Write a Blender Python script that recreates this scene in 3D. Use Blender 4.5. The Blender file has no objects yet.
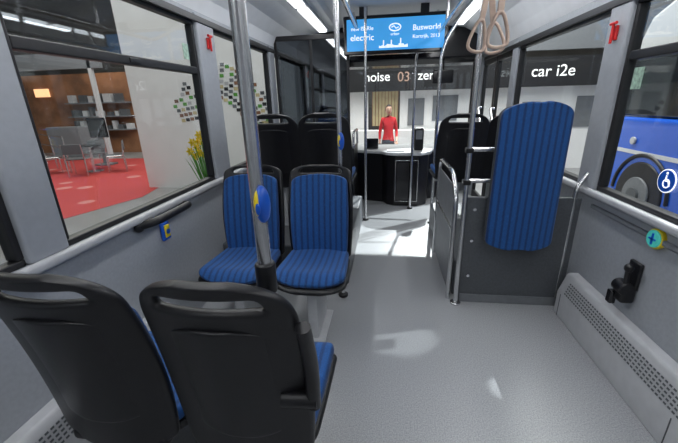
import bpy, bmesh, math, random
from mathutils import Vector, Matrix
random.seed(4)
C=bpy.context; D=bpy.data; S=C.scene
S.view_settings.view_transform='Standard'
S.view_settings.exposure=0.25
pi=math.pi
# ---------------------------------------------------------------- materials
def mat(name,col,rough=.5,metal=0,noise=0,nscale=20,bump=0,bscale=200,emis=None,es=0,spec=None,coat=0):
    m=D.materials.new(name); m.use_nodes=True
    nt=m.node_tree; b=nt.nodes['Principled BSDF']
    b.inputs['Base Color'].default_value=(*col,1); b.inputs['Roughness'].default_value=rough
    b.inputs['Metallic'].default_value=metal
    if spec is not None: b.inputs['Specular IOR Level'].default_value=spec
    if coat: b.inputs['Coat Weight'].default_value=coat
    tc=nt.nodes.new('ShaderNodeTexCoord')
    if noise:
        n=nt.nodes.new('ShaderNodeTexNoise'); n.inputs['Scale'].default_value=nscale; n.inputs['Detail'].default_value=4
        nt.links.new(tc.outputs['Object'],n.inputs['Vector'])
        r=nt.nodes.new('ShaderNodeValToRGB')
        r.color_ramp.elements[0].position=.3; r.color_ramp.elements[1].position=.7
        r.color_ramp.elements[0].color=(*[c*(1-noise) for c in col],1)
        r.color_ramp.elements[1].color=(*[min(1,c*(1+noise)) for c in col],1)
        nt.links.new(n.outputs['Fac'],r.inputs['Fac']); nt.links.new(r.outputs['Color'],b.inputs['Base Color'])
    if bump:
        n=nt.nodes.new('ShaderNodeTexNoise'); n.inputs['Scale'].default_value=bscale
        nt.links.new(tc.outputs['Object'],n.inputs['Vector'])
        bp=nt.nodes.new('ShaderNodeBump'); bp.inputs['Strength'].default_value=bump; bp.inputs['Distance'].default_value=.002
        nt.links.new(n.outputs['Fac'],bp.inputs['Height']); nt.links.new(bp.outputs['Normal'],b.inputs['Normal'])
    if emis: b.inputs['Emission Color'].default_value=(*emis,1); b.inputs['Emission Strength'].default_value=es
    return m

M={}
M['floor']=mat('floor_vinyl',(.33,.34,.355),.34,noise=.28,nscale=170,bump=.10,bscale=300)
M['wall']=mat('wall_grey_laminate',(.35,.37,.40),.5,noise=.06,nscale=60)
M['pillar']=mat('pillar_grey',(.35,.37,.40),.45,noise=.04,nscale=30)
M['ceil']=mat('ceiling_white',(.76,.78,.80),.45,noise=.03,nscale=8)
M['rubber']=mat('black_rubber',(.012,.012,.014),.45,noise=.2)
M['black']=mat('black_plastic',(.006,.006,.008),.36,noise=.25,nscale=40,bump=.25,bscale=500)
M['blackg']=mat('black_gloss',(.008,.008,.010),.15,noise=.2)
M['dgrey']=mat('dark_grey_panel',(.085,.092,.102),.42,noise=.12,nscale=80)
M['mgrey']=mat('mid_grey_panel',(.17,.18,.195),.5,noise=.08)
M['lgrey']=mat('light_grey_metal',(.48,.49,.51),.4,noise=.05)
M['chrome']=mat('brushed_steel',(.66,.66,.67),.24,metal=1,noise=.05,nscale=100)
M['beige']=mat('beige_strap',(.55,.41,.33),.5,noise=.1)
M['blue']=mat('blue_plastic',(.01,.10,.55),.3,noise=.05)
M['yellow']=mat('yellow_plastic',(.80,.60,.02),.35,noise=.05)
M['red']=mat('red_plastic',(.65,.02,.02),.35,noise=.05)
M['green']=mat('green_button',(.05,.45,.40),.35,noise=.05,emis=(.1,.6,.5),es=.2)
M['notice']=mat('notice_print',(.35,.50,.40),.5,noise=.4,nscale=60)
M['white']=mat('white_paint',(.82,.82,.82),.5,noise=.03,nscale=3)
M['hallfloor']=mat('hall_concrete',(.20,.20,.205),.35,noise=.2,nscale=1.5)
M['hallwall']=mat('hall_dark_wall',(.06,.055,.05),.8,noise=.3,nscale=1.2)
M['brown']=mat('booth_brown',(.24,.11,.055),.6,noise=.45,nscale=1.5)
M['orange']=mat('orange_light',(.8,.3,.1),.5,emis=(1,.55,.28),es=1.3)
M['lamp']=mat('lamp_white',(.9,.9,.9),.5,emis=(1,.97,.9),es=7)
M['buslamp']=mat('bus_lamp_diffuser',(.9,.9,.9),.5,emis=(.96,.98,1),es=4.2)
M['skin']=mat('skin',(.62,.38,.28),.5,noise=.05)
M['hair']=mat('dark_hair',(.02,.013,.01),.6,noise=.3)
M['shirt']=mat('red_shirt',(.62,.02,.03),.8,noise=.1)
M['jeans']=mat('dark_trousers',(.02,.025,.045),.85,noise=.2)
M['busblue']=mat('bus_blue_paint',(.012,.10,.58),.2,noise=.04,coat=.5)
M['bussil']=mat('bus_silver_paint',(.62,.64,.66),.25,noise=.03,coat=.5)
M['darkglass']=mat('dark_glass',(.012,.016,.02),.05,noise=.1)
M['petal']=mat('daffodil_yellow',(.95,.72,.03),.6,noise=.1)
M['leaf']=mat('leaf_green',(.10,.33,.05),.6,noise=.3)
M['screen']=mat('screen_blue',(.02,.2,.5),.3,emis=(.05,.30,.66),es=.75,noise=.2,nscale=2)
M['txt']=mat('text_white',(.9,.9,.9),.5,emis=(1,1,1),es=.7)
M['txto']=mat('text_orange',(.42,.28,.22),.5,emis=(1,.6,.45),es=.08)
M['tan']=mat('tan_panel',(.42,.36,.20),.6,noise=.2,nscale=6,emis=(.6,.5,.3),es=.15)

def newmat(name):
    m=D.materials.new(name); m.use_nodes=True; nt=m.node_tree; return m,nt,nt.nodes['Principled BSDF'],nt.nodes.new,nt.links.new
def fabric():
    m,nt,b,N,L=newmat('blue_striped_fabric')
    tc=N('ShaderNodeTexCoord'); sx=N('ShaderNodeSeparateXYZ'); L(tc.outputs['Object'],sx.inputs[0])
    nz=N('ShaderNodeTexNoise'); nz.inputs['Scale'].default_value=45; L(tc.outputs['Object'],nz.inputs['Vector'])
    ad=N('ShaderNodeMath'); ad.operation='MULTIPLY_ADD'; ad.inputs[1].default_value=.006; L(nz.outputs['Fac'],ad.inputs[0]); L(sx.outputs['X'],ad.inputs[2])
    mu=N('ShaderNodeMath'); mu.operation='MULTIPLY'; mu.inputs[1].default_value=2*pi/.036; L(ad.outputs[0],mu.inputs[0])
    si=N('ShaderNodeMath'); si.operation='SINE'; L(mu.outputs[0],si.inputs[0])
    r=N('ShaderNodeValToRGB'); L(si.outputs[0],r.inputs['Fac'])
    e=r.color_ramp.elements; e[0].position=.0; e[0].color=(.006,.070,.25,1); e[1].position=.85; e[1].color=(.004,.032,.125,1)
    n2=N('ShaderNodeTexNoise'); n2.inputs['Scale'].default_value=220; L(tc.outputs['Object'],n2.inputs['Vector'])
    mx=N('ShaderNodeMixRGB'); mx.blend_type='ADD'; mx.inputs['Fac'].default_value=.35
    r2=N('ShaderNodeValToRGB'); r2.color_ramp.elements[0].position=.5; r2.color_ramp.elements[0].color=(0,0,0,1); r2.color_ramp.elements[1].color=(.01,.12,.36,1); r2.color_ramp.elements[1].position=.75
    L(n2.outputs['Fac'],r2.inputs['Fac']); L(r.outputs['Color'],mx.inputs[1]); L(r2.outputs['Color'],mx.inputs[2])
    L(mx.outputs[0],b.inputs['Base Color']); b.inputs['Roughness'].default_value=.85; b.inputs['Sheen Weight'].default_value=.1
    return m
M['fabric']=fabric()
def carpet():
    m,nt,b,N,L=newmat('red_carpet')
    tc=N('ShaderNodeTexCoord'); v=N('ShaderNodeTexVoronoi'); v.inputs['Scale'].default_value=1.3; L(tc.outputs['Object'],v.inputs['Vector'])
    r=N('ShaderNodeValToRGB'); e=r.color_ramp.elements; e[0].position=.18; e[0].color=(.42,.15,.14,1); e[1].position=.24; e[1].color=(.34,.03,.028,1)
    L(v.outputs['Distance'],r.inputs['Fac']); L(r.outputs['Color'],b.inputs['Base Color']); b.inputs['Roughness'].default_value=.8
    return m
M['carpet']=carpet()
def glass(name,tint,refl):
    m=D.materials.new(name); m.use_nodes=True; nt=m.node_tree; nt.nodes.clear()
    o=nt.nodes.new('ShaderNodeOutputMaterial'); t=nt.nodes.new('ShaderNodeBsdfTransparent'); g=nt.nodes.new('ShaderNodeBsdfGlossy')
    g.inputs['Roughness'].default_value=.01; g.inputs['Color'].default_value=(.9,.95,1,1)
    t.inputs['Color'].default_value=(*tint,1); x=nt.nodes.new('ShaderNodeMixShader'); x.inputs[0].default_value=refl
    nt.links.new(t.outputs[0],x.inputs[1]); nt.links.new(g.outputs[0],x.inputs[2]); nt.links.new(x.outputs[0],o.inputs[0]); return m
M['glass']=glass('window_glass',(.90,.93,.93),.05)
M['smoke']=glass('smoked_glass',(.28,.30,.32),.10)

# ---------------------------------------------------------------- helpers
def link(ob,parent=None):
    S.collection.objects.link(ob)
    if parent: ob.parent=parent
    return ob
def E(name,loc=(0,0,0),rz=0):
    e=D.objects.new(name,None); e.empty_display_size=.1; e.location=loc; e.rotation_euler=(0,0,rz); S.collection.objects.link(e); return e
def obj(name,bm,m,parent=None,smooth=False):
    me=D.meshes.new(name); bm.normal_update(); bm.to_mesh(me); bm.free()
    for x in (m if isinstance(m,list) else [m]): me.materials.append(M[x])
    if smooth:
        for p in me.polygons: p.use_smooth=True
    return link(D.objects.new(name,me),parent)
def boxes(name,L,m,parent=None,bevel=0,seg=2):
    bm=bmesh.new()
    for (x0,x1,y0,y1,z0,z1) in L:
        r=bmesh.ops.create_cube(bm,size=1)
        for v in r['verts']:
            v.co=Vector(((x0+x1)/2+v.co.x*(x1-x0),(y0+y1)/2+v.co.y*(y1-y0),(z0+z1)/2+v.co.z*(z1-z0)))
    ob=obj(name,bm,m,parent)
    if bevel:
        b=ob.modifiers.new('b','BEVEL'); b.width=bevel; b.segments=seg; b.limit_method='ANGLE'
        for p in ob.data.polygons: p.use_smooth=True
        w=ob.modifiers.new('w','WEIGHTED_NORMAL')
    return ob
def prism(name,pts,a0,a1,m,parent=None,axis='Y',bevel=0):
    """extrude closed 2d outline. axis Y: pts=(x,z); axis X: pts=(y,z); axis Z: pts=(x,y)"""
    bm=bmesh.new()
    def P(p,a): return {'Y':(p[0],a,p[1]),'X':(a,p[0],p[1]),'Z':(p[0],p[1],a)}[axis]
    A=[bm.verts.new(P(p,a0)) for p in pts]; B=[bm.verts.new(P(p,a1)) for p in pts]
    bm.faces.new(A); bm.faces.new(B[::-1]); n=len(pts)
    for i in range(n): bm.faces.new((A[i],B[i],B[(i+1)%n],A[(i+1)%n]))
    bmesh.ops.recalc_face_normals(bm,faces=bm.faces)
    ob=obj(name,bm,m,parent)
    if bevel:
        b=ob.modifiers.new('b','BEVEL'); b.width=bevel; b.segments=3; b.limit_method='ANGLE'
        for p in ob.data.polygons: p.use_smooth=True
        ob.modifiers.new('w','WEIGHTED_NORMAL')
    return ob
def fillet(pts,r):
    pts=[Vector(p) for p in pts]; out=[pts[0]]
    for i in range(1,len(pts)-1):
        a,b,c=pts[i-1],pts[i],pts[i+1]; d1=(a-b); d2=(c-b); rr=min(r,d1.length*.49,d2.length*.49)
        p1=b+d1.normalized()*rr; p2=b+d2.normalized()*rr
        for k in range(7):
            t=k/6; out.append(p1*(1-t)**2+b*2*t*(1-t)+p2*t*t)
    out.append(pts[-1]); return out
def tube(name,pts,r,m,parent=None,fil=0,cyc=False,res=5):
    if fil: pts=fillet(pts,fil)
    cu=D.curves.new(name,'CURVE'); cu.dimensions='3D'; cu.bevel_depth=r; cu.bevel_resolution=res; cu.use_fill_caps=True
    s=cu.splines.new('POLY'); s.points.add(len(pts)-1)
    for i,p in enumerate(pts): s.points[i].co=(*p,1)
    s.use_cyclic_u=cyc
    t=D.objects.new('tmp',cu); S.collection.objects.link(t); C.view_layer.update()
    me=D.meshes.new_from_object(t.evaluated_get(C.evaluated_depsgraph_get())); D.objects.remove(t); D.curves.remove(cu)
    me.name=name; me.materials.clear(); me.materials.append(M[m])
    for p in me.polygons: p.use_smooth=True
    return link(D.objects.new(name,me),parent)
def cyl(name,p,r,h,m,parent=None,axis='Z',seg=32,bevel=0,r2=None):
    bm=bmesh.new(); bmesh.ops.create_cone(bm,cap_ends=True,segments=seg,radius1=r,radius2=r if r2 is None else r2,depth=h)
    R={'Z':Matrix(),'X':Matrix.Rotation(pi/2,4,'Y'),'Y':Matrix.Rotation(pi/2,4,'X')}[axis]
    bmesh.ops.transform(bm,matrix=Matrix.Translation(p)@R,verts=bm.verts)
    ob=obj(name,bm,m,parent)
    if bevel:
        b=ob.modifiers.new('b','BEVEL'); b.width=bevel; b.segments=3; b.limit_method='ANGLE'; b.angle_limit=.9
        for q in ob.data.polygons: q.use_smooth=True
        ob.modifiers.new('w','WEIGHTED_NORMAL')
    return ob
def ell(name,p,s,m,parent=None,seg=24):
    bm=bmesh.new(); bmesh.ops.create_uvsphere(bm,u_segments=seg,v_segments=seg//2,radius=1)
    for v in bm.verts: v.co=Vector((p[0]+v.co.x*s[0],p[1]+v.co.y*s[1],p[2]+v.co.z*s[2]))
    return obj(name,bm,m,parent,True)
def text(name,s,p,size,m,parent=None,rot=(pi/2,0,0),ext=.002,al='CENTER'):
    cu=D.curves.new(name,'FONT'); cu.body=s; cu.size=size; cu.align_x=al; cu.extrude=ext
    t=D.objects.new('tmp',cu); S.collection.objects.link(t); C.view_layer.update()
    me=D.meshes.new_from_object(t.evaluated_get(C.evaluated_depsgraph_get())); D.objects.remove(t)
    me.materials.clear(); me.materials.append(M[m])
    o=D.objects.new(name,me); o.location=p; o.rotation_euler=rot; return link(o,parent)

# ---------------------------------------------------------------- bus shell
XL,XR=-1.25,1.19; Y0,Y1=-1.6,5.35; ZC=2.2; SL=.80; TL=1.84; TR=1.76
boxes('floor',[(XL-.06,XR+.06,Y0,Y1,-.06,0)],'floor')
boxes('wall_left',[(XL-.06,XL,Y0,Y1,0,SL)]+[(XL-.06,XL,Y0,Y1,TL,TL+.08)],'wall')
boxes('wall_right',[(XR,XR+.06,Y0,3.85,0,SL),(XR,XR+.06,5.0,Y1,0,SL),(XR,XR+.06,Y0,Y1,TR,TR+.10)],'wall')
boxes('wall_back',[(XL,XR,Y0-.06,Y0,0,ZC)],'wall')
LP=[(-1.55,-1.4),(.95,1.11),(2.38,2.62),(3.85,4.02),(5.15,5.35)]
RP=[(-1.55,-1.4),(.15,.30),(2.12,2.30),(3.72,3.86),(5.0,5.1)]
boxes('pillar_left',[(XL-.06,XL+.015,a,b,SL,TL+.05) for a,b in LP],'pillar',bevel=.012)
boxes('pillar_right',[(XR-.015,XR+.06,a,b,SL,TR+.05) for a,b in RP],'pillar',bevel=.012)
outer=[(XL-.06,TL+.06),(XL-.06,ZC+.1),(XR+.06,ZC+.1),(XR+.06,TR+.08)]
inner=[(XR,TR+.08),(XR-.05,1.93),(XR-.14,2.05),(XR-.30,2.13),(.62,2.165),(.58,ZC),(-.60,ZC),(-.64,2.165),(XL+.30,2.14),(XL+.14,2.08),(XL+.04,1.99),(XL,TL+.06)]
prism('ceiling',outer+inner,Y0,Y1,'ceil')
boxes('trim_1',[(XL+.004,XL+.022,Y0,4.9,TL-.01,TL+.03)],'rubber',bevel=.004)
boxes('trim_2',[(XR-.022,XR-.004,Y0,4.9,TR-.01,TR+.03)],'rubber',bevel=.004)
boxes('trim_3',[(XL,XL+.035,Y0,4.0,SL-.035,SL+.005)],'lgrey',bevel=.012)
boxes('trim_4',[(XR-.035,XR,Y0,3.75,SL-.035,SL+.005)],'lgrey',bevel=.012)
boxes('trim_5',[(XR-.018,XR,Y0,2.1,.70,.725)],'mgrey',bevel=.006)
for s,nm in ((-.78,'l'),(.78,'r')):
    e=E('ceiling_lamp_strip')  # left strip is an added glow to brighten the ceiling; right one is a lamp
    zz=2.125
    boxes('housing',[(s-.06,s+.06,-1.2,4.6,zz,zz+.03)],'lgrey',e,bevel=.004)
    boxes('diffuser',[(s-.045,s+.045,y,y+1.05,zz-.022,zz) for y in (-1.1,.05,1.2,2.35,3.5)],'buslamp',e,bevel=.006)
WIN={}
def window(name,side,y0,y1,z0,z1,div=None):
    e=E(name); WIN[name]=e; X=XL-.03 if side=='L' else XR+.03; f=.026
    L=[(X-.025,X+.025,y0,y1,z0,z0+f),(X-.025,X+.025,y0,y1,z1-f,z1),(X-.025,X+.025,y0,y0+f,z0+f,z1-f),(X-.025,X+.025,y1-f,y1,z0+f,z1-f)]
    if div: L.append((X-.022,X+.024,y0+f,y1-f,div-.022,div+.022))
    boxes('frame',L,'rubber',e,bevel=.006)
    boxes('pane',[(X-.004,X+.004,y0+f,y1-f,z0+f,z1-f)],'glass',e)
    if div:
        s=.03 if side=='L' else -.03
        boxes('latch',[(min(X,X+s)+0,max(X,X+s),(y0+y1)/2-.04,(y0+y1)/2+.04,div-.012,div+.012)],'black',e,bevel=.004)
    return e
window('window_1','L',-1.40,.95,SL,TL,1.54)
window('window_2','L',1.11,2.38,SL,TL,1.54)
window('window_3','L',2.62,3.85,SL,TL)
window('window_4','L',4.02,5.15,SL,TL)
window('window_5','R',.30,2.12,SL,TR,1.50)
window('window_6','R',2.30,3.72,SL,TR,None)
window('window_7','R',-1.40,.15,SL,TR,1.50)
e=E('door_1'); X=XR+.03
for k,(a,b) in enumerate([(3.86,4.425),(4.435,5.0)]):
    boxes('leaf_frame_%d'%k,[(X-.02,X+.02,a,b,0,.10),(X-.02,X+.02,a,b,TR-.06,TR),(X-.02,X+.02,a,a+.05,.1,TR-.06),(X-.02,X+.02,b-.05,b,.1,TR-.06)],'rubber',e,bevel=.006)
    boxes('leaf_glass_%d'%k,[(X-.004,X+.004,a+.05,b-.05,.1,TR-.06)],'glass',e)
    tube('leaf_rail_%d'%k,[(X-.02,a+.08,.8),(X-.07,a+.1,.8),(X-.07,b-.1,1.2),(X-.02,b-.08,1.2)],.014,'chrome',e,.04)
boxes('wall_front',[(XL,XR,Y1-.02,Y1+.05,0,.62),(XL,XR,Y1-.02,Y1+.05,1.98,ZC)],'mgrey')
e=E('windscreen'); f=.05
boxes('frame',[(XL,XR,Y1-.02,Y1+.03,.62,.68),(XL,XR,Y1-.02,Y1+.03,1.93,1.98),(XL,XL+f,Y1-.02,Y1+.03,.68,1.93),(XR-f,XR,Y1-.02,Y1+.03,.68,1.93)],'rubber',e,bevel=.01)
boxes('pane',[(XL+f,XR-f,Y1,Y1+.008,.68,1.93)],'glass',e)
boxes('wiper_motor_cover',[(-.2,.1,Y1-.05,Y1-.02,.68,.71)],'black',e,bevel=.008)
HB=E('destination_display_housing')
prism('cabinet',[(4.85,ZC-.002),(4.85,1.80),(4.92,1.74),(5.30,1.74),(5.30,ZC-.002)],XL+.06,XR-.06,'blackg',HB,axis='X',bevel=.015)
boxes('mirror',[(.55,.80,4.80,4.84,1.50,1.66)],'blackg',HB,bevel=.015); tube('mirror_arm',[(.68,4.82,1.66),(.68,4.90,1.80)],.01,'black',HB)

def heater(name,side,y0,y1):
    e=E(name); s=1 if side=='R' else -1; xw=XR-.001 if side=='R' else XL+.001
    pts=[(xw,0),(xw-s*.10,0),(xw-s*.10,.15),(xw-s*.065,.265),(xw-s*.05,.28),(xw,.28)]
    prism('cover',pts,y0,y1,'lgrey',e,bevel=.006)
    bm=bmesh.new(); a=Vector((xw-s*.10,0,.15)); b=Vector((xw-s*.065,0,.265)); n=Vector((-s*.115,0,.035)).normalized()*.0035
    y=y0+.06
    while y<y1-.08:
        for r in range(5):
            t0=.16+r*.145; t1=t0+.07; p=a.lerp(b,t0)+n; q=a.lerp(b,t1)+n
            bm.faces.new([bm.verts.new(c) for c in ((p.x,y,p.z),(p.x,y+.014,p.z),(q.x,y+.014,q.z),(q.x,y,q.z))])
        y+=.022
    obj('grille',bm,'dgrey',e)
    k=y0+.9
    while k<y1: boxes('seam',[(xw-s*.10-.002,xw-s*.10+.002,k,k+.004,.0,.15)],'dgrey',e); k+=.9
heater('wall_heater','R',Y0+.05,2.10)
heater('wall_heater','L',Y0+.05,1.55)

# ---------------------------------------------------------------- seats
def grid(name,nu,nv,fn,m,parent,skip=None,thick=.03,sub=1,off=-1):
    bm=bmesh.new(); vm=lambda t:.35*t+.65*(.5-.5*math.cos(pi*t))
    V=[[bm.verts.new(fn(-1+2*i/nu,vm(j/nv))) for i in range(nu+1)] for j in range(nv+1)]
    for j in range(nv):
        for i in range(nu):
            u=-1+2*(i+.5)/nu; v=vm((j+.5)/nv)
            if skip and skip(u,v): continue
            bm.faces.new((V[j][i],V[j][i+1],V[j+1][i+1],V[j+1][i]))
    for v in [v for v in bm.verts if not v.link_faces]: bm.verts.remove(v)
    ob=obj(name,bm,m,parent,True)
    s=ob.modifiers.new('s','SOLIDIFY'); s.thickness=thick; s.offset=off
    u=ob.modifiers.new('u','SUBSURF'); u.levels=sub; u.render_levels=sub
    return ob
def se(t,p=2.6,lim=.985):
    t=min(max(t,0),lim); return (1-t**p)**(1/p)
def seat(x,y,z,rz,leg,H=.94,W=.205,arm=None,legx=0,square=False,padw=.93,padtop=None):
    e=E('passenger_seat',(x,y,z),rz)
    z0=.36; z1=H
    wv=(lambda v:.90+.10*math.sin(pi*(v*.9+.05))) if square else (lambda v:.84+.16*math.sin(pi*(v*.78+.14)))
    TP,PP=(.90,3.2) if square else (.82,2.6)
    def back(u,v,W=W,yo=0,a=0,b=1,top=TP,bot=.08,cu=.045):
        vv=a+(b-a)*v
        w=W*wv(vv)*se((v-top)/(1-top),PP)*se((bot-v)/bot if v<bot else 0,2.2)
        Z=z0+(z1-z0)*vv
        Y=-.02-.10*vv+.018*math.sin(pi*vv)+cu*(u*w/W)**2+yo
        return (u*w,Y,Z)
    pt=padtop or (.91 if square else .85)
    h0,h1=(.925,.965) if square else (.885,.945)
    grid('back_shell',20,44,lambda u,v:back(u,v),'black',e,skip=lambda u,v:(h0<v<h1 and abs(u)<.66),thick=.026,off=1)
    grid('back_pad',18,24,lambda u,v:back(u,v,W*padw,.012,.08,pt,.90,.06),'fabric',e,thick=.03,off=-1)
    grid('rear_panel',14,20,lambda u,v:back(u,v,W*.78,-.024,.20,.80,.80,.12),'black',e,thick=.012,off=1)
    def cush(u,v,W=W,zo=0):
        w=W*(.93+.09*v)*se((v-.86)/.14)*se((.1-v)/.1 if v<.1 else 0,2.2)
        return (u*w,.0+.43*v,.445+zo-.018*(1-u*u)*math.sin(pi*v)+.02*v-(.06*max(0,(v-.8)/.2)**2))
    grid('cushion',18,20,lambda u,v:cush(u,v,W*.97),'fabric',e,thick=.045,off=-1)
    grid('seat_pan',14,16,lambda u,v:cush(u,v,W*1.03,-.048),'black',e,thick=.03,off=-1)
    boxes('hinge',[(-W*.8,W*.8,-.03,.10,.355,.395)],'black',e,bevel=.012)
    boxes('pedestal',[(legx-.03,legx+.03,.05,.33,0,.37)],leg,e,bevel=.01)
    boxes('foot_plate',[(legx-.07,legx+.07,.03,.36,0,.012)],leg,e,bevel=.003)
    boxes('cross_beam',[(-W*.9,W*.9,.14,.20,.33,.372)],leg,e,bevel=.008)
    if arm:
        # folded-up armrest on the aisle side
        tube('armrest',[(arm*(W+.010),-.045,.60),(arm*(W+.012),-.055,.74),(arm*(W+.006),-.085,.86)],.018,'black',e,.06)
        tube('armrest_pivot',[(arm*(W-.07),-.05,.62),(arm*(W+.02),-.045,.62)],.022,'black',e)
    return e
seat(-.372,.700,0,0,'dgrey',arm=1,H=.985,W=.192,padw=.86,padtop=.80)
seat(-.785,.700,0,0,'dgrey',H=.985,W=.196,padw=.86,padtop=.80)
seat(-.405,1.99,0,pi,'lgrey',legx=0,square=True,H=.955,W=.20)
seat(-.84,1.99,0,pi,'lgrey',square=True,H=.955,W=.20)
seat(-.475,2.72,.31,0,'lgrey')
seat(-.87,2.72,.31,0,'lgrey')
seat(.62,3.10,.27,0,'lgrey')
seat(.98,3.10,.27,0,'lgrey',W=.175)
prism('wheel_arch_podium',[(XL+.002,2.32),(-.27,2.32),(-.27,3.80),(XL+.002,3.80)],0.0,.31,'dgrey',axis='Z',bevel=.015)
prism('wheel_arch_podium',[(.47,2.24),(XR-.002,2.24),(XR-.002,3.68),(.47,3.68)],0.0,.27,'dgrey',axis='Z',bevel=.015)

# ---------------------------------------------------------------- wheelchair backrest + partition
e=E('wheelchair_backrest')
def pad(u,v,k=1,yo=0):
    w=.178*(1.02-.03*v)*se((v-.91)/.09,2.4,.993)*se((.05-v)/.05 if v<.05 else 0,2.2)
    x=u*w; return (.802+x*k,2.095+.9*x*x+yo,.44+.85*v)
grid('pad',20,48,lambda u,v:pad(u,v),'fabric',e,thick=.05,off=1)
grid('pad_shell',16,40,lambda u,v:pad(u,v,1.03,.025),'dgrey',e,thick=.014,off=1)
e=E('partition_panel')
boxes('panel',[(.50,1.16,2.165,2.19,0.0,.74)],'dgrey',e,bevel=.008)
boxes('kick_strip',[(.51,1.15,2.157,2.164,.0,.06)],'mgrey',e,bevel=.002)
tube('crossbar_top',[(.49,2.175,1.03),(.80,2.175,1.03)],.013,'chrome',e)
tube('crossbar_mid',[(.49,2.175,.84),(.80,2.175,.84)],.013,'chrome',e)
tube('upright_wall',[(1.12,2.176,0.0),(1.12,2.176,.80),(1.18,2.20,.88)],.013,'chrome',e,.05)
for z in (.2,.45,.66): cyl('bolt',(.55,2.160,z),.010,.010,'chrome',e,'Y')
e=E('grab_pole',(.478,2.13,0))
tube('pole',[(0,0,0),(0,0,2.17)],.0155,'chrome',e)
cyl('base_flange',(0,0,.008),.035,.016,'chrome',e,bevel=.004)
boxes('clamp',[(-.022,.022,-.02,.03,1.015,1.045),(-.022,.022,-.02,.03,.825,.855)],'black',e,bevel=.005)
e=E('side_handrail')
tube('loop',[(.440,2.20,.0),(.440,2.20,.74),(.440,2.36,.86),(.440,2.95,.86),(.440,2.98,.0)],.0165,'chrome',e,.13)
tube('lower_bar',[(.440,2.20,.50),(.440,2.97,.50)],.013,'chrome',e)
boxes('infill',[(.436,.446,2.24,2.94,.05,.78)],'mgrey',e,bevel=.002)
def pole(x,y,z0,z1,bend=None,button=None,r=.0165,flange=True,bs=1,bx=0):
    e=E('grab_pole',(x,y,0))
    pts=[(0,0,z0),(0,0,z1)]
    if bend: pts=[(0,0,z0),(0,0,z1),(bend[0],bend[1],ZC-.03)]
    tube('pole',pts,r,'chrome',e,.18)
    if flange: cyl('base_flange',(0,0,z0+.010),.034,.02,'black',e,bevel=.004)
    else: cyl('sleeve',(0,0,z0+.0),.023,.075,'black',e,bevel=.006)
    if button:
        ell('stop_button_case',(bx,-.014,button),(.018*bs,.020,.045*bs),'blue',e)
        ell('stop_button_plate',(bx-.006*bs,-.018,button+.003),(.0105*bs,.019,.034*bs),'yellow',e)
        ell('stop_button_key',(bx-.002,-.036,button-.004),(.006*bs,.004,.014*bs),'blue',e)
    return e
pole(-.265,.668,.95,2.18,button=1.125,r=.0150,flange=False,bs=.88,bx=.014)
pole(-.292,2.16,0,2.18,button=1.09,r=.0145,bs=1.2,bx=.01)
pole(.50,3.78,0,1.80,bend=(.25,.1))
pole(-.235,3.85,0,2.18,r=.0145)
pole(.30,4.33,0,1.85,bend=(.2,.05),r=.0145)
e=E('ceiling_handrail')
tube('rail',[(.478,-1.2,1.93),(.478,3.9,1.93),(.478,4.05,2.15)],.0155,'chrome',e,.12)
for y in (-1,.6,3.4): tube('hanger',[(.478,y,1.93),(.478,y,ZC-.002)],.012,'chrome',e)
e=E('ceiling_handrail')
tube('rail',[(-.29,-1.2,1.93),(-.29,3.5,1.93),(-.36,3.95,2.15)],.0155,'chrome',e,.12)
for y in (-1,1.3,2.8): tube('hanger',[(-.29,y,1.93),(-.29,y,ZC-.002)],.012,'chrome',e)
def strap(y,rz,x=.478,ty=0):
    e=E('hanging_strap_handle',(x,y,1.93),rz); e.rotation_euler=(0,ty,rz)
    tube('rail_clip',[(0.022*math.cos(a),0.0,0.022*math.sin(a)) for a in [i*2*pi/20 for i in range(20)]],.0065,'beige',e,cyc=True)
    boxes('strap',[(-.014,.014,-.004,.004,-.27,-.020)],'beige',e,bevel=.002)
    L=[(0,0,-.255),(.022,0,-.275),(.050,0,-.375),(.030,0,-.40),(-.030,0,-.40),(-.050,0,-.375),(-.022,0,-.275)]
    sm=[]; n=len(L)
    for i in range(n):
        a,b,c=Vector(L[i-1]),Vector(L[i]),Vector(L[(i+1)%n])
        for k in range(4):
            t=k/4; sm.append(((a+b)/2)*(1-t)**2+b*2*t*(1-t)+((b+c)/2)*t*t)
    tube('grip',sm,.008,'beige',e,cyc=True)
strap(1.98,.35,ty=.16); strap(2.07,-.4,ty=-.16); strap(1.80,.1)

# ---------------------------------------------------------------- wall fittings
e=E('wall_grab_handle')
tube('bar',[(XL+.0,1.50,.745),(XL+.085,1.53,.765),(XL+.085,1.86,.765),(XL+.0,1.89,.745)],.021,'rubber',e,.06)
for y in (1.50,1.89): ell('mount',(XL+.012,y,.745),(.018,.036,.028),'rubber',e)
e=E('wall_stop_button')
boxes('case',[(XL,XL+.022,1.655,1.725,.60,.705)],'blue',e,bevel=.01,seg=3)
boxes('plate',[(XL+.018,XL+.027,1.668,1.712,.618,.69)],'yellow',e,bevel=.004)
cyl('key',(XL+.029,1.69,.652),.014,.006,'blue',e,'X')
e=E('wheelchair_stop_button')
cyl('bezel',(XR-.010,1.58,.715),.046,.02,'yellow',e,'X',bevel=.004)
cyl('key',(XR-.022,1.58,.715),.039,.012,'green',e,'X',bevel=.003)
boxes('symbol',[(XR-.031,XR-.028,1.575,1.585,.69,.74),(XR-.031,XR-.028,1.56,1.60,.71,.718)],'blue',e)
e=E('seat_belt_retractor')
boxes('body',[(XR-.065,XR,1.61,1.69,.36,.45)],'black',e,bevel=.018,seg=4)
cyl('reel',(XR-.045,1.65,.435),.034,.075,'black',e,'Y',bevel=.008)
boxes('upper_plate',[(XR-.02,XR,1.61,1.69,.43,.57)],'black',e,bevel=.008)
tube('knob_stem',[(XR-.05,1.63,.46),(XR-.06,1.62,.54)],.012,'black',e)
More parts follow.
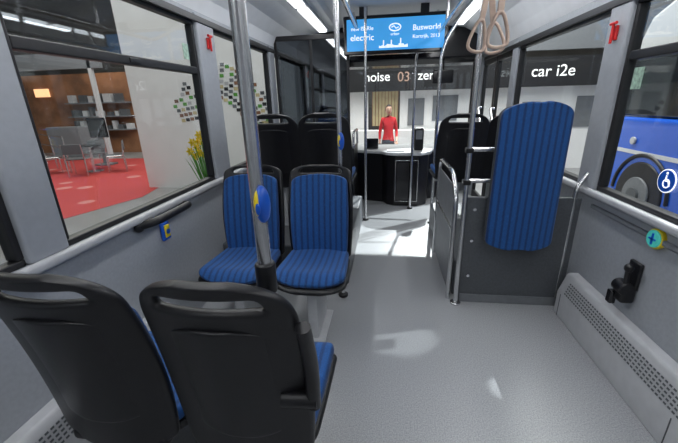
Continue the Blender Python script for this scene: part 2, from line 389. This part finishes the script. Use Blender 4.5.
ell('knob',(XR-.06,1.62,.55),(.020,.020,.022),'black',e)
boxes('buckle',[(XR-.08,XR-.05,1.66,1.70,.33,.40)],'blackg',e,bevel=.008)
def hammer(x,y,z,s):
    e=E('emergency_hammer')
    boxes('bracket',[(min(x,x+s*.015),max(x,x+s*.015),y-.014,y+.014,z-.035,z+.035)],'red',e,bevel=.004)
    tube('handle',[(x+s*.024,y,z-.05),(x+s*.024,y,z+.045)],.007,'red',e)
    tube('head',[(x+s*.024,y-.024,z+.045),(x+s*.024,y+.024,z+.045)],.008,'red',e)
hammer(XL+.015,2.5,1.72,1); hammer(XR-.015,2.2,1.62,-1)
e=E('wheelchair_sticker'); e.parent=WIN['window_5']; x=XR+.022
cyl('disc',(x,1.66,.955),.052,.003,'txt',e,'X',48); cyl('disc_blue',(x-.002,1.66,.955),.047,.003,'blue',e,'X',48)
tube('wheel',[(x-.004,1.655+.018*math.cos(t),.945+.018*math.sin(t)) for t in [i*2*pi/20 for i in range(20)]],.0025,'txt',e,cyc=True)
tube('figure',[(x-.004,1.662,.98),(x-.004,1.662,.955),(x-.004,1.645,.955),(x-.004,1.635,.935)],.003,'txt',e)
ell('head',(x-.004,1.662,.989),(.002,.006,.006),'txt',e)
boxes('notice_sticker',[(XL-.024,XL-.021,2.24,2.30,1.60,1.69)],'notice',WIN['window_2'])
boxes('notice_sticker',[(XR+.020,XR+.023,1.98,2.05,1.34,1.44)],'notice',WIN['window_5'])

# ---------------------------------------------------------------- passenger info screen
e=E('passenger_information_screen')
boxes('housing',[(-.46,.57,3.90,3.98,1.765,2.12)],'blackg',e,bevel=.012)
boxes('mount',[(-.3,-.22,3.92,3.96,2.11,ZC-.002),(.3,.38,3.92,3.96,2.11,ZC-.002)],'black',e)
boxes('display',[(-.425,.535,3.894,3.899,1.80,2.085)],'screen',e)
text('caption_small_1','new ISERIe',(-.27,3.891,1.985),.050,'txt',e,ext=.001)
text('caption_electric','electric',(-.27,3.891,1.895),.080,'txt',e,ext=.001)
text('caption_event','Busworld',(.36,3.891,1.965),.070,'txt',e,ext=.001)
text('caption_small_2','Kortrijk, 2013',(.36,3.891,1.895),.046,'txt',e,ext=.001)
tube('logo_ring',[(.055+.055*math.cos(t),3.891,2.00+.032*math.sin(t)) for t in [i*2*pi/30 for i in range(30)]],.005,'txt',e,cyc=True)
tube('logo_wave',[(.02,3.891,2.0),(.045,3.891,2.012),(.065,3.891,1.99),(.09,3.891,2.0)],.004,'txt',e)
text('logo_caption','urban',(.055,3.891,1.93),.036,'txt',e,ext=.001)
boxes('skyline',[(-.10+i*.013,-.09+i*.013,3.890,3.893,1.82,1.835+.02*random.random()+(.05 if i in (3,9,16) else 0)) for i in range(22)],'txt',e)

# ---------------------------------------------------------------- driver cab
e=E('driver_partition')
boxes('lower_panel',[(XL+.01,-.42,4.04,4.07,0,.95)],'black',e,bevel=.006)
boxes('upper_glass',[(XL+.03,-.45,4.05,4.056,.95,1.95)],'smoke',e)
boxes('frame',[(XL+.01,-.42,4.04,4.07,1.95,2.0),(-.45,-.42,4.04,4.07,.95,1.95),(XL+.01,XL+.04,4.04,4.07,.95,1.95),(-.85,-.82,4.04,4.07,.95,1.95)],'rubber',e,bevel=.005)
e=E('driver_cab_door')
boxes('panel',[(-.41,-.385,4.08,4.66,.0,.80)],'black',e,bevel=.008)
tube('handrail',[(-.39,4.09,.80),(-.39,4.11,.98),(-.39,4.62,.98),(-.39,4.65,.80)],.014,'chrome',e,.06)
e=E('dashboard')
prism('body',[(-1.20,4.85),(-.55,4.85),(-.38,4.74),(-.05,4.62),(.0,4.50),(.10,4.44),(.40,4.44),(.52,4.55),(.56,4.80),(.95,5.05),(.95,5.31),(-1.20,5.31)],0,.66,'black',e,axis='Z',bevel=.02)
prism('top',[(-1.20,4.80),(-.55,4.80),(-.38,4.69),(-.07,4.58),(-.02,4.46),(.09,4.40),(.42,4.40),(.55,4.52),(.60,4.78),(.98,5.02),(.98,5.31),(-1.20,5.31)],.66,.70,'lgrey',e,axis='Z',bevel=.012)
boxes('cabinet_door',[(.12,.38,4.425,4.438,.08,.58)],'blackg',e,bevel=.01)
tube('cabinet_trim',[(.11,4.42,.07),(.39,4.42,.07),(.39,4.42,.60),(.11,4.42,.60)],.005,'chrome',e,cyc=True)
prism('instrument_binnacle',[(4.80,.70),(4.78,.80),(4.95,.90),(5.1,.70)],-1.05,-.55,'black',e,axis='X',bevel=.02)
boxes('console_screen',[(-.29,-.12,4.78,4.81,.70,.84)],'blackg',e,bevel=.01)
boxes('ticket_machine',[(.34,.46,4.60,4.74,.70,.98)],'black',e,bevel=.02)
boxes('ticket_machine_face',[(.36,.44,4.594,4.599,.84,.95)],'mgrey',e)
boxes('papers',[(.0,.22,4.50,4.66,.70,.712)],'white',e)
e=E('steering_wheel',(-.80,4.62,.83))
T=Matrix.Rotation(-.9,3,'X')
tube('rim',[tuple(T@Vector((.22*math.cos(t),.22*math.sin(t),0))) for t in [i*2*pi/40 for i in range(40)]],.014,'black',e,cyc=True)
for a in (.3,pi-.3,-pi/2): tube('spoke',[(0,0,0),tuple(T@Vector((.21*math.cos(a),.21*math.sin(a),0)))],.012,'black',e)
tube('column',[(0,0,0),(0,.25,-.16)],.035,'black',e)
e=E('driver_seat',(-.80,4.16,0))
boxes('base',[(-.15,.15,.03,.38,0,.42)],'black',e,bevel=.03)
boxes('cushion',[(-.22,.22,.0,.42,.42,.54)],'fabric',e,bevel=.04,seg=4)
boxes('backrest',[(-.22,.22,-.06,.04,.54,1.12)],'fabric',e,bevel=.04,seg=4)
boxes('headrest',[(-.12,.12,-.05,.02,1.13,1.28)],'fabric',e,bevel=.03,seg=4)

# ---------------------------------------------------------------- exhibition hall
HZ=-.40
boxes('hall_floor',[(-22,16,-8,18,HZ-.1,HZ)],'hallfloor')
prism('red_carpet',[(-12,9.6),(-5.4,4.4),(-4.9,6.2),(-5.2,7.5),(-7.4,11.3),(-12,11.3)],HZ,HZ+.006,'carpet',axis='Z')
boxes('hall_wall_far',[(-22,16,16,16.2,HZ,9)],'hallwall')
boxes('hall_wall_left',[(-20,-19.8,-8,16,HZ,9)],'hallwall')
boxes('hall_ceiling',[(-22,16,-8,18,9,9.2)],'hallwall')
e=E('roof_truss'); L=[]
for y in (4,8,12): L+= [(-20,14,y-.04,y+.04,6.9,7.0),(-20,14,y-.04,y+.04,7.6,7.7)]
boxes('chords',L,'lgrey',e)
for y in (4,8,12): tube('web_%d'%y,[(-20+i*.7,y,6.95 if i%2 else 7.65) for i in range(49)],.025,'lgrey',e,res=1)
boxes('suspension',[(x,x+.03,y,y+.03,7.7,9.0) for x in (-18,-9,0,9) for y in (4,8,12)],'lgrey',e)
boxes('lamps',[(x,x+1.2,y,y+.15,6.75,6.90) for x in range(-17,13,4) for y in (4,8,12)],'lamp',e)
e=E('booth_fascia')
boxes('fascia',[(-1.7,7.0,9.0,9.15,1.53,2.15)],'rubber',e)
text('word_noise','noise',(-.27,8.995,1.76),.29,'txt',e)
text('word_degree','03',(.36,8.995,1.74),.30,'txto',e)
text('word_zero','zero',(.95,8.995,1.76),.29,'txt',e)
text('word_car','car i2e',(3.66,8.995,1.74),.34,'txt',e)
boxes('upper_lightbox',[(-1.7,7.0,9.2,9.3,2.3,3.2)],'mgrey',e)
boxes('posts',[(-1.7,-1.55,9.0,9.15,HZ,1.53),(6.85,7.0,9.0,9.15,HZ,1.53)],'white',e)
e=E('booth_back_wall')
boxes('panels',[(.3,7.0,9.3,9.4,HZ,1.53),(-1.7,-.5,9.3,9.4,HZ,1.53)],'white',e)
boxes('tan_panel',[(-.4,.25,9.3,9.38,.7,1.53)],'tan',e)
boxes('slats',[(-.4+i*.08,-.385+i*.08,9.28,9.30,.7,1.53) for i in range(9)],'brown',e)
boxes('counter',[(-.9,1.5,8.75,9.1,HZ,.62)],'white',e)
boxes('wall_posters',[(.5,.9,9.28,9.30,.7,1.35),(1.1,1.7,9.28,9.30,.8,1.4),(3.2,3.6,9.28,9.3,.7,1.2),(4.4,5.3,9.28,9.3,.6,1.3)],'mgrey',e)
W_=E('booth_partition_wall')
boxes('panel',[(-5.3,-1.55,7.0,7.1,HZ,3.6)],'white',W_)
bm=bmesh.new()
cols=['mgrey','rubber','brown','leaf','dgrey','lgrey','tan']
for (cx,cz,R0,R1,a0,a1) in [(-4.75,.95,.55,1.25,.15,.85),(-3.75,.5,1.05,1.75,.35,1.25),(-3.2,.2,.9,1.2,.1,.9)]:
    r=R0
    while r<R1:
        a=a0
        while a<a1:
            x=cx+r*math.cos(a); z=cz+r*math.sin(a)
            if x<-1.7 and random.random()<.85:
                w=.042;h=.032
                f=bm.faces.new([bm.verts.new(p) for p in ((x-w,6.995,z-h),(x+w,6.995,z-h),(x+w,6.995,z+h),(x-w,6.995,z+h))])
                f.material_index=random.randrange(7)
            a+=.105/r
        r+=.10
obj('photo_collage',bm,cols,W_)
e=E('potted_daffodils',(-2.72,5.0,HZ))
cyl('planter',(0,0,.30),.15,.60,'white',e,r2=.20)
cyl('soil',(0,0,.605),.18,.02,'brown',e)
for i in range(34):
    a=random.random()*6.28; r=random.random()*.16; h=.95+random.random()*.38
    x,y=r*math.cos(a),r*math.sin(a)
    tube('stem',[(x*.6,y*.6,.61),(x*1.0,y*1.0,h*.8),(x*1.35,y*1.35,h)],.005,'leaf',e,res=1)
    if i<24:
        c=Vector((x*1.35,y*1.35-.01,h)); bm=bmesh.new()
        for k in range(6):
            t=k*pi/3; d=Vector((math.cos(t),-.25,math.sin(t)))*1.5; n=Vector((-math.sin(t),0,math.cos(t)))*1.5
            bm.faces.new([bm.verts.new(c+q) for q in (Vector((0,0,0)),d*.028+n*.014,d*.05,d*.028-n*.014)])
        bmesh.ops.create_cone(bm,cap_ends=False,segments=8,radius1=.014,radius2=.026,depth=.04,matrix=Matrix.Translation(c+Vector((0,-.022,0)))@Matrix.Rotation(pi/2,4,'X'))
        obj('bloom',bm,'petal',e)
    bm=bmesh.new(); x2=x*2.0; y2=y*2.0
    bm.faces.new([bm.verts.new(p) for p in ((x-.008,y,.61),(x+.008,y,.61),(x2*.8+.008,y2*.8,h*.8),(x2,y2,h*.92),(x2*.8-.008,y2*.8,h*.8))])
    obj('leaf_blade',bm,'leaf',e)
# left stands
e=E('exhibition_stand')
boxes('back_panel',[(-17,-9.5,13,13.2,HZ,2.6)],'brown',e)
boxes('light_strips',[(-16.2,-15.2,12.9,12.98,1.6,2.1),(-13.9,-13.3,12.9,12.98,1.8,2.1)],'orange',e)
boxes('posts',[(x,x+.12,11.4,11.52,HZ,3.1) for x in (-16.5,-13.2,-10.0)],'lgrey',e)
boxes('fascia',[(-17,-9.5,11.4,11.5,2.6,3.1)],'mgrey',e)
boxes('counter',[(-12.6,-10.8,11.7,12.2,HZ,.7)],'mgrey',e,bevel=.03)
boxes('shelves',[(-12.4,-9.8,12.6,12.98,z,z+.04) for z in (.5,1.0,1.5)],'mgrey',e)
bx=[]
for z in (.54,1.04,1.54):
    x=-12.3
    while x<-10:
        w=.12+random.random()*.2; bx.append((x,x+w,12.7,12.9,z,z+.12+random.random()*.22)); x+=w+.08+random.random()*.2
boxes('shelf_goods',bx[::2],'dgrey',e); boxes('shelf_goods_bright',bx[1::2],'lgrey',e)
e=E('exhibition_stand')
boxes('back_panel',[(-9.3,-6.2,13.6,13.8,HZ,2.4)],'white',e)
boxes('poster',[(-9.0,-7.4,13.55,13.6,.6,1.9)],'mgrey',e)
boxes('poster_red',[(-7.2,-6.4,13.55,13.6,.9,1.7)],'red',e)
e=E('information_kiosk',(-8.9,10.0,HZ+.006))
boxes('base',[(-.25,.25,-.2,.2,0,.05)],'dgrey',e,bevel=.01); boxes('column',[(-.06,.06,-.05,.05,.05,.95)],'dgrey',e,bevel=.01)
boxes('monitor',[(-.3,.3,-.06,.02,.85,1.45)],'blackg',e,bevel=.02)
def chair(x,y,r):
    e=E('tubular_chair',(x,y,HZ+.006),r)
    for s in (-.22,.22):
        tube('frame',[(s,.2,.014),(s,.2,.45),(s,-.2,.45),(s,-.25,.85)],.014,'chrome',e,.05); tube('rear_leg',[(s,-.2,.45),(s,-.22,0)],.014,'chrome',e)
    boxes('seat',[(-.22,.22,-.2,.2,.44,.47)],'dgrey',e,bevel=.01); boxes('back',[(-.22,.22,-.26,-.235,.6,.85)],'dgrey',e,bevel=.01)
chair(-8.2,8.3,.4); chair(-7.6,8.9,2.2); chair(-9.3,8.6,-1); chair(-8.6,9.3,1.2)
e=E('round_table',(-8.3,8.85,HZ+.006))
cyl('top',(0,0,.74),.34,.03,'blackg',e); cyl('column',(0,0,.37),.03,.72,'chrome',e); cyl('foot',(0,0,.012),.22,.02,'chrome',e)
e=E('stand_railing')
for x in (-11,-9.9,-8.8): tube('post',[(x,9.9-(x+11)*.6,HZ+.006),(x,9.9-(x+11)*.6,.62)],.02,'chrome',e)
for z in (.0,.3,.6): tube('rail',[(-11,9.9,z),(-8.8,8.58,z)],.014,'chrome',e)
# blue coach outside on the right
e=E('blue_coach')
prism('body_lower',[(1.2,HZ+.25),(5.7,HZ+.25),(6.05,HZ+.35),(6.12,.5),(6.02,1.02),(1.2,1.02)],3.3,5.7,'busblue',e,axis='X',bevel=.05)
prism('glass_band',[(1.2,1.03),(6.0,1.03),(5.75,1.75),(1.2,1.75)],3.33,5.67,'darkglass',e,axis='X',bevel=.03)
prism('roof',[(1.2,1.76),(5.74,1.76),(5.5,2.25),(5.1,2.4),(1.2,2.4)],3.3,5.7,'bussil',e,axis='X',bevel=.08)
boxes('window_posts',[(3.31,3.34,y,y+.07,1.0,1.77) for y in (1.9,3.3,4.5)],'busblue',e)
boxes('side_stripe',[(3.292,3.30,1.3,5.7,.55,.60)],'bussil',e)
y=4.95
cyl('tyre',(3.42,y,HZ+.44),.44,.28,'rubber',e,'X',48,bevel=.03); cyl('rim',(3.27,y,HZ+.44),.24,.03,'mgrey',e,'X',32,bevel=.01)
cyl('hub',(3.25,y,HZ+.44),.10,.05,'dgrey',e,'X',24)
tube('arch_lip',[(3.295,y+.52*math.cos(t),HZ+.44+.52*math.sin(t)) for t in [i*pi/24 for i in range(25)]],.025,'rubber',e)
cyl('marker_lamp',(3.285,5.25,.72),.05,.03,'lgrey',e,'X',24,bevel=.008)
ell('headlamp',(3.36,5.85,.45),(.1,.2,.12),'lgrey',e)
e=E('exhibition_stand'); boxes('wall',[(7.2,13,8,8.2,HZ,4.2)],'lgrey',e); boxes('banner',[(7.3,9.6,7.9,7.99,2.4,3.6)],'red',e); boxes('band',[(7.2,13,7.85,7.99,1.6,1.9)],'mgrey',e)

# ---------------------------------------------------------------- person
def person(loc,rz,h=1.66):
    e=E('standing_man',loc,rz); k=h/1.75
    J={ 'pel':(0,0,.93,.125,.10),'sp1':(0,0,1.08,.120,.090),'sp2':(0,.005,1.24,.135,.10),'ch':(0,.0,1.38,.125,.09),'nk':(0,.005,1.47,.056,.056),'nk2':(0,-.005,1.53,.050,.052),
    'shL':(.145,.0,1.42,.056,.056),'elL':(.205,.02,1.13,.041,.041),'wrL':(.18,-.16,.93,.026,.026),'hdL':(.17,-.215,.89,.036,.018),
    'shR':(-.145,.0,1.42,.056,.056),'elR':(-.205,.02,1.12,.041,.041),'wrR':(-.215,-.03,.87,.026,.026),'hdR':(-.215,-.04,.80,.020,.036),
    'hipL':(.09,0,.86,.095,.095),'knL':(.10,-.01,.50,.064,.064),'anL':(.105,.02,.09,.044,.044),'toL':(.12,-.13,.045,.045,.035),
    'hipR':(-.09,0,.86,.095,.095),'knR':(-.105,-.01,.50,.064,.064),'anR':(-.115,.02,.09,.044,.044),'toR':(-.135,-.13,.045,.045,.035)}
    Eg=[('pel','sp1'),('sp1','sp2'),('sp2','ch'),('ch','nk'),('nk','nk2')]
    for s in 'LR': Eg+=[('ch','sh'+s),('sh'+s,'el'+s),('el'+s,'wr'+s),('wr'+s,'hd'+s),('pel','hip'+s),('hip'+s,'kn'+s),('kn'+s,'an'+s),('an'+s,'to'+s)]
    def skin(verts,edges,rad,root=0):
        me=D.meshes.new('sk'); me.from_pydata(verts,edges,[]); o=D.objects.new('sk',me); S.collection.objects.link(o)
        md=o.modifiers.new('k','SKIN'); md.use_smooth_shade=True
        for i,r in enumerate(rad): me.skin_vertices[0].data[i].radius=r; me.skin_vertices[0].data[i].use_root=(i==root)
        su=o.modifiers.new('s','SUBSURF'); su.levels=2; su.render_levels=2
        C.view_layer.update(); m2=D.meshes.new_from_object(o.evaluated_get(C.evaluated_depsgraph_get())); D.objects.remove(o); return m2
    ks=list(J); vs=[tuple(c*k for c in J[q][:3]) for q in ks]; rd=[(J[q][3]*k,J[q][4]*k) for q in ks]
    me=skin(vs,[(ks.index(a),ks.index(b)) for a,b in Eg],rd)
    me.name='body'; me.materials.clear()
    for q in ('shirt','jeans','skin','rubber'): me.materials.append(M[q])
    for p in me.polygons:
        c=p.center; p.use_smooth=True
        if c.z<.10*k: i=3
        elif abs(c.x)<.17*k and c.z<.93*k and not (c.y<-.12*k and c.z>.8*k): i=1
        elif c.z>1.49*k: i=2
        elif abs(c.x)>.13*k and c.z<1.10*k and (c.z<.95*k or c.y<-.11*k): i=2
        else: i=0
        p.material_index=i
    link(D.objects.new('body',me),e)
    for s,base,dr,side in (('L',Vector(J['hdL'][:3]),Vector((-.05,-.9,-.35)).normalized(),Vector((1,0,0))),('R',Vector(J['hdR'][:3]),Vector((0,-.1,-1)).normalized(),Vector((0,1,0)))):
        for n,(o,l) in enumerate(((-.027,.068),(-.009,.078),(.009,.072),(.027,.056))):
            b=base+side*o; cv=Vector((0,0,-1)) if s=='L' else Vector((1,0,0))
            pts=[b,b+dr*l*.5,b+dr*l*.8+cv*l*.15,b+dr*l+cv*l*.35]
            m2=skin([tuple(p*k) for p in pts],[(0,1),(1,2),(2,3)],[(.010,.010),(.009,.009),(.008,.008),(.007,.007)])
            m2.materials.clear(); m2.materials.append(M['skin']); link(D.objects.new('finger_%s%d'%(s,n),m2),e)
        b=base-dr*.03-side*.03; pts=[b,b-side*.02+dr*.025,b-side*.025+dr*.055]
        m2=skin([tuple(p*k) for p in pts],[(0,1),(1,2)],[(.012,.012),(.010,.010),(.008,.008)]); m2.materials.clear(); m2.materials.append(M['skin']); link(D.objects.new('thumb_'+s,m2),e)
    bm=bmesh.new(); bmesh.ops.create_uvsphere(bm,u_segments=32,v_segments=24,radius=1)
    for v in bm.verts:
        x,y,z=v.co; j=1-.28*max(0,-z)**1.5
        fx=.077*x*j; fy=.098*y*(1-.10*max(0,-z)); fz=.118*z
        if y<0: fy-=.016*math.exp(-((x/.16)**2+((z+.18)/.22)**2)); fy+=.008*math.exp(-(((abs(x)-.40)/.15)**2+((z-.02)/.12)**2))
        v.co=Vector((fx,fy-.01,fz+1.64))*k
    obj('head',bm,'skin',e,True)
    for s in (-1,1):
        ell('eye',(s*.030*k,-.092*k,1.642*k),(.012*k,.010*k,.007*k),'white',e,12); ell('iris',(s*.030*k,-.100*k,1.642*k),(.005*k,.004*k,.005*k),'hair',e,10)
        ell('brow',(s*.031*k,-.098*k,1.662*k),(.018*k,.007*k,.004*k),'hair',e,10); ell('ear',(s*.077*k,-.0,1.632*k),(.010*k,.018*k,.030*k),'skin',e,12)
    ell('mouth',(0,-.098*k,1.580*k),(.024*k,.008*k,.006*k),'shirt',e,12)
    bm=bmesh.new(); bmesh.ops.create_uvsphere(bm,u_segments=32,v_segments=24,radius=1)
    dl=[]
    for v in bm.verts:
        x,y,z=v.co
        if (y<-.35 and z<.52) or z<-.35: dl.append(v)
        v.co=Vector((.083*x,.106*y-.004,.124*z+1.645))*k
    bmesh.ops.delete(bm,geom=dl,context='VERTS'); o=obj('hair',bm,'hair',e,True); sm=o.modifiers.new('s','SOLIDIFY'); sm.thickness=.008
    return e
person((.02,8.2,HZ),.15,1.62)

# ---------------------------------------------------------------- lights
def area(name,loc,rot,sx,sy,p,col=(1,1,1)):
    l=D.lights.new(name,'AREA'); l.shape='RECTANGLE'; l.size=sx; l.size_y=sy; l.energy=p; l.color=col
    o=D.objects.new(name,l); o.location=loc; o.rotation_euler=rot; S.collection.objects.link(o); return o
def spot(name,loc,tgt,p,ang,rad,blend=.15,col=(1,1,1)):
    l=D.lights.new(name,'SPOT'); l.energy=p; l.spot_size=math.radians(ang); l.shadow_soft_size=rad; l.spot_blend=blend; l.color=col
    o=D.objects.new(name,l); o.location=loc; o.rotation_euler=(Vector(tgt)-Vector(loc)).to_track_quat('-Z','Y').to_euler(); S.collection.objects.link(o); return o
area('bus_ceiling_fill_left',(-.78,1.2,2.095),(0,0,0),.09,5.0,15,(.97,.98,1))  # added fill light that goes with the added left strip
area('bus_ceiling_lamp_right',(.78,1.2,2.095),(0,0,0),.09,5.0,15,(.97,.98,1))
area('hall_light_left',(-7,8,6.5),(0,0,0),9,7,800,(1,.95,.88))
area('hall_light_front',(1.5,7.6,6.0),(0,0,0),6,2.5,700,(1,.97,.93))
area('hall_light_right',(3.0,3.0,6.0),(0,math.radians(20),0),3,6,420,(1,.98,.96))
spot('hall_spot_front',(1.3,9.8,5.0),(.12,3.1,0),4200,9,.04,.3)
spot('hall_spot_door',(6.0,8.0,5.0),(.16,3.75,0),6500,9,.05,.3)
spot('hall_spot_right',(5.2,3.2,6.0),(.12,1.72,0),1500,2.2,.03)
spot('hall_spot_right_small',(5.4,2.4,6.4),(.60,1.40,0),2600,1.1,.02)
spot('hall_spot_right_far',(5.0,4.4,6.0),(.42,1.85,0),1400,1.8,.03)
w=D.worlds.new('World'); S.world=w; w.use_nodes=True
w.node_tree.nodes['Background'].inputs[0].default_value=(.50,.53,.58,1); w.node_tree.nodes['Background'].inputs[1].default_value=.6

# ---------------------------------------------------------------- camera
cam=D.cameras.new('Camera'); co=D.objects.new('Camera',cam); S.collection.objects.link(co); S.camera=co
cam.sensor_width=36; cam.lens=346/678*36; cam.clip_start=.02; cam.clip_end=200
fwd=Vector((-.1339,.9355,-.3272)).normalized(); up=Vector((-.0186,.327,.9446)); right=fwd.cross(up).normalized(); up=right.cross(fwd)
R=Matrix((right,up,-fwd)).transposed().to_4x4()
co.matrix_world=Matrix.Translation((0,0,1.32))@R
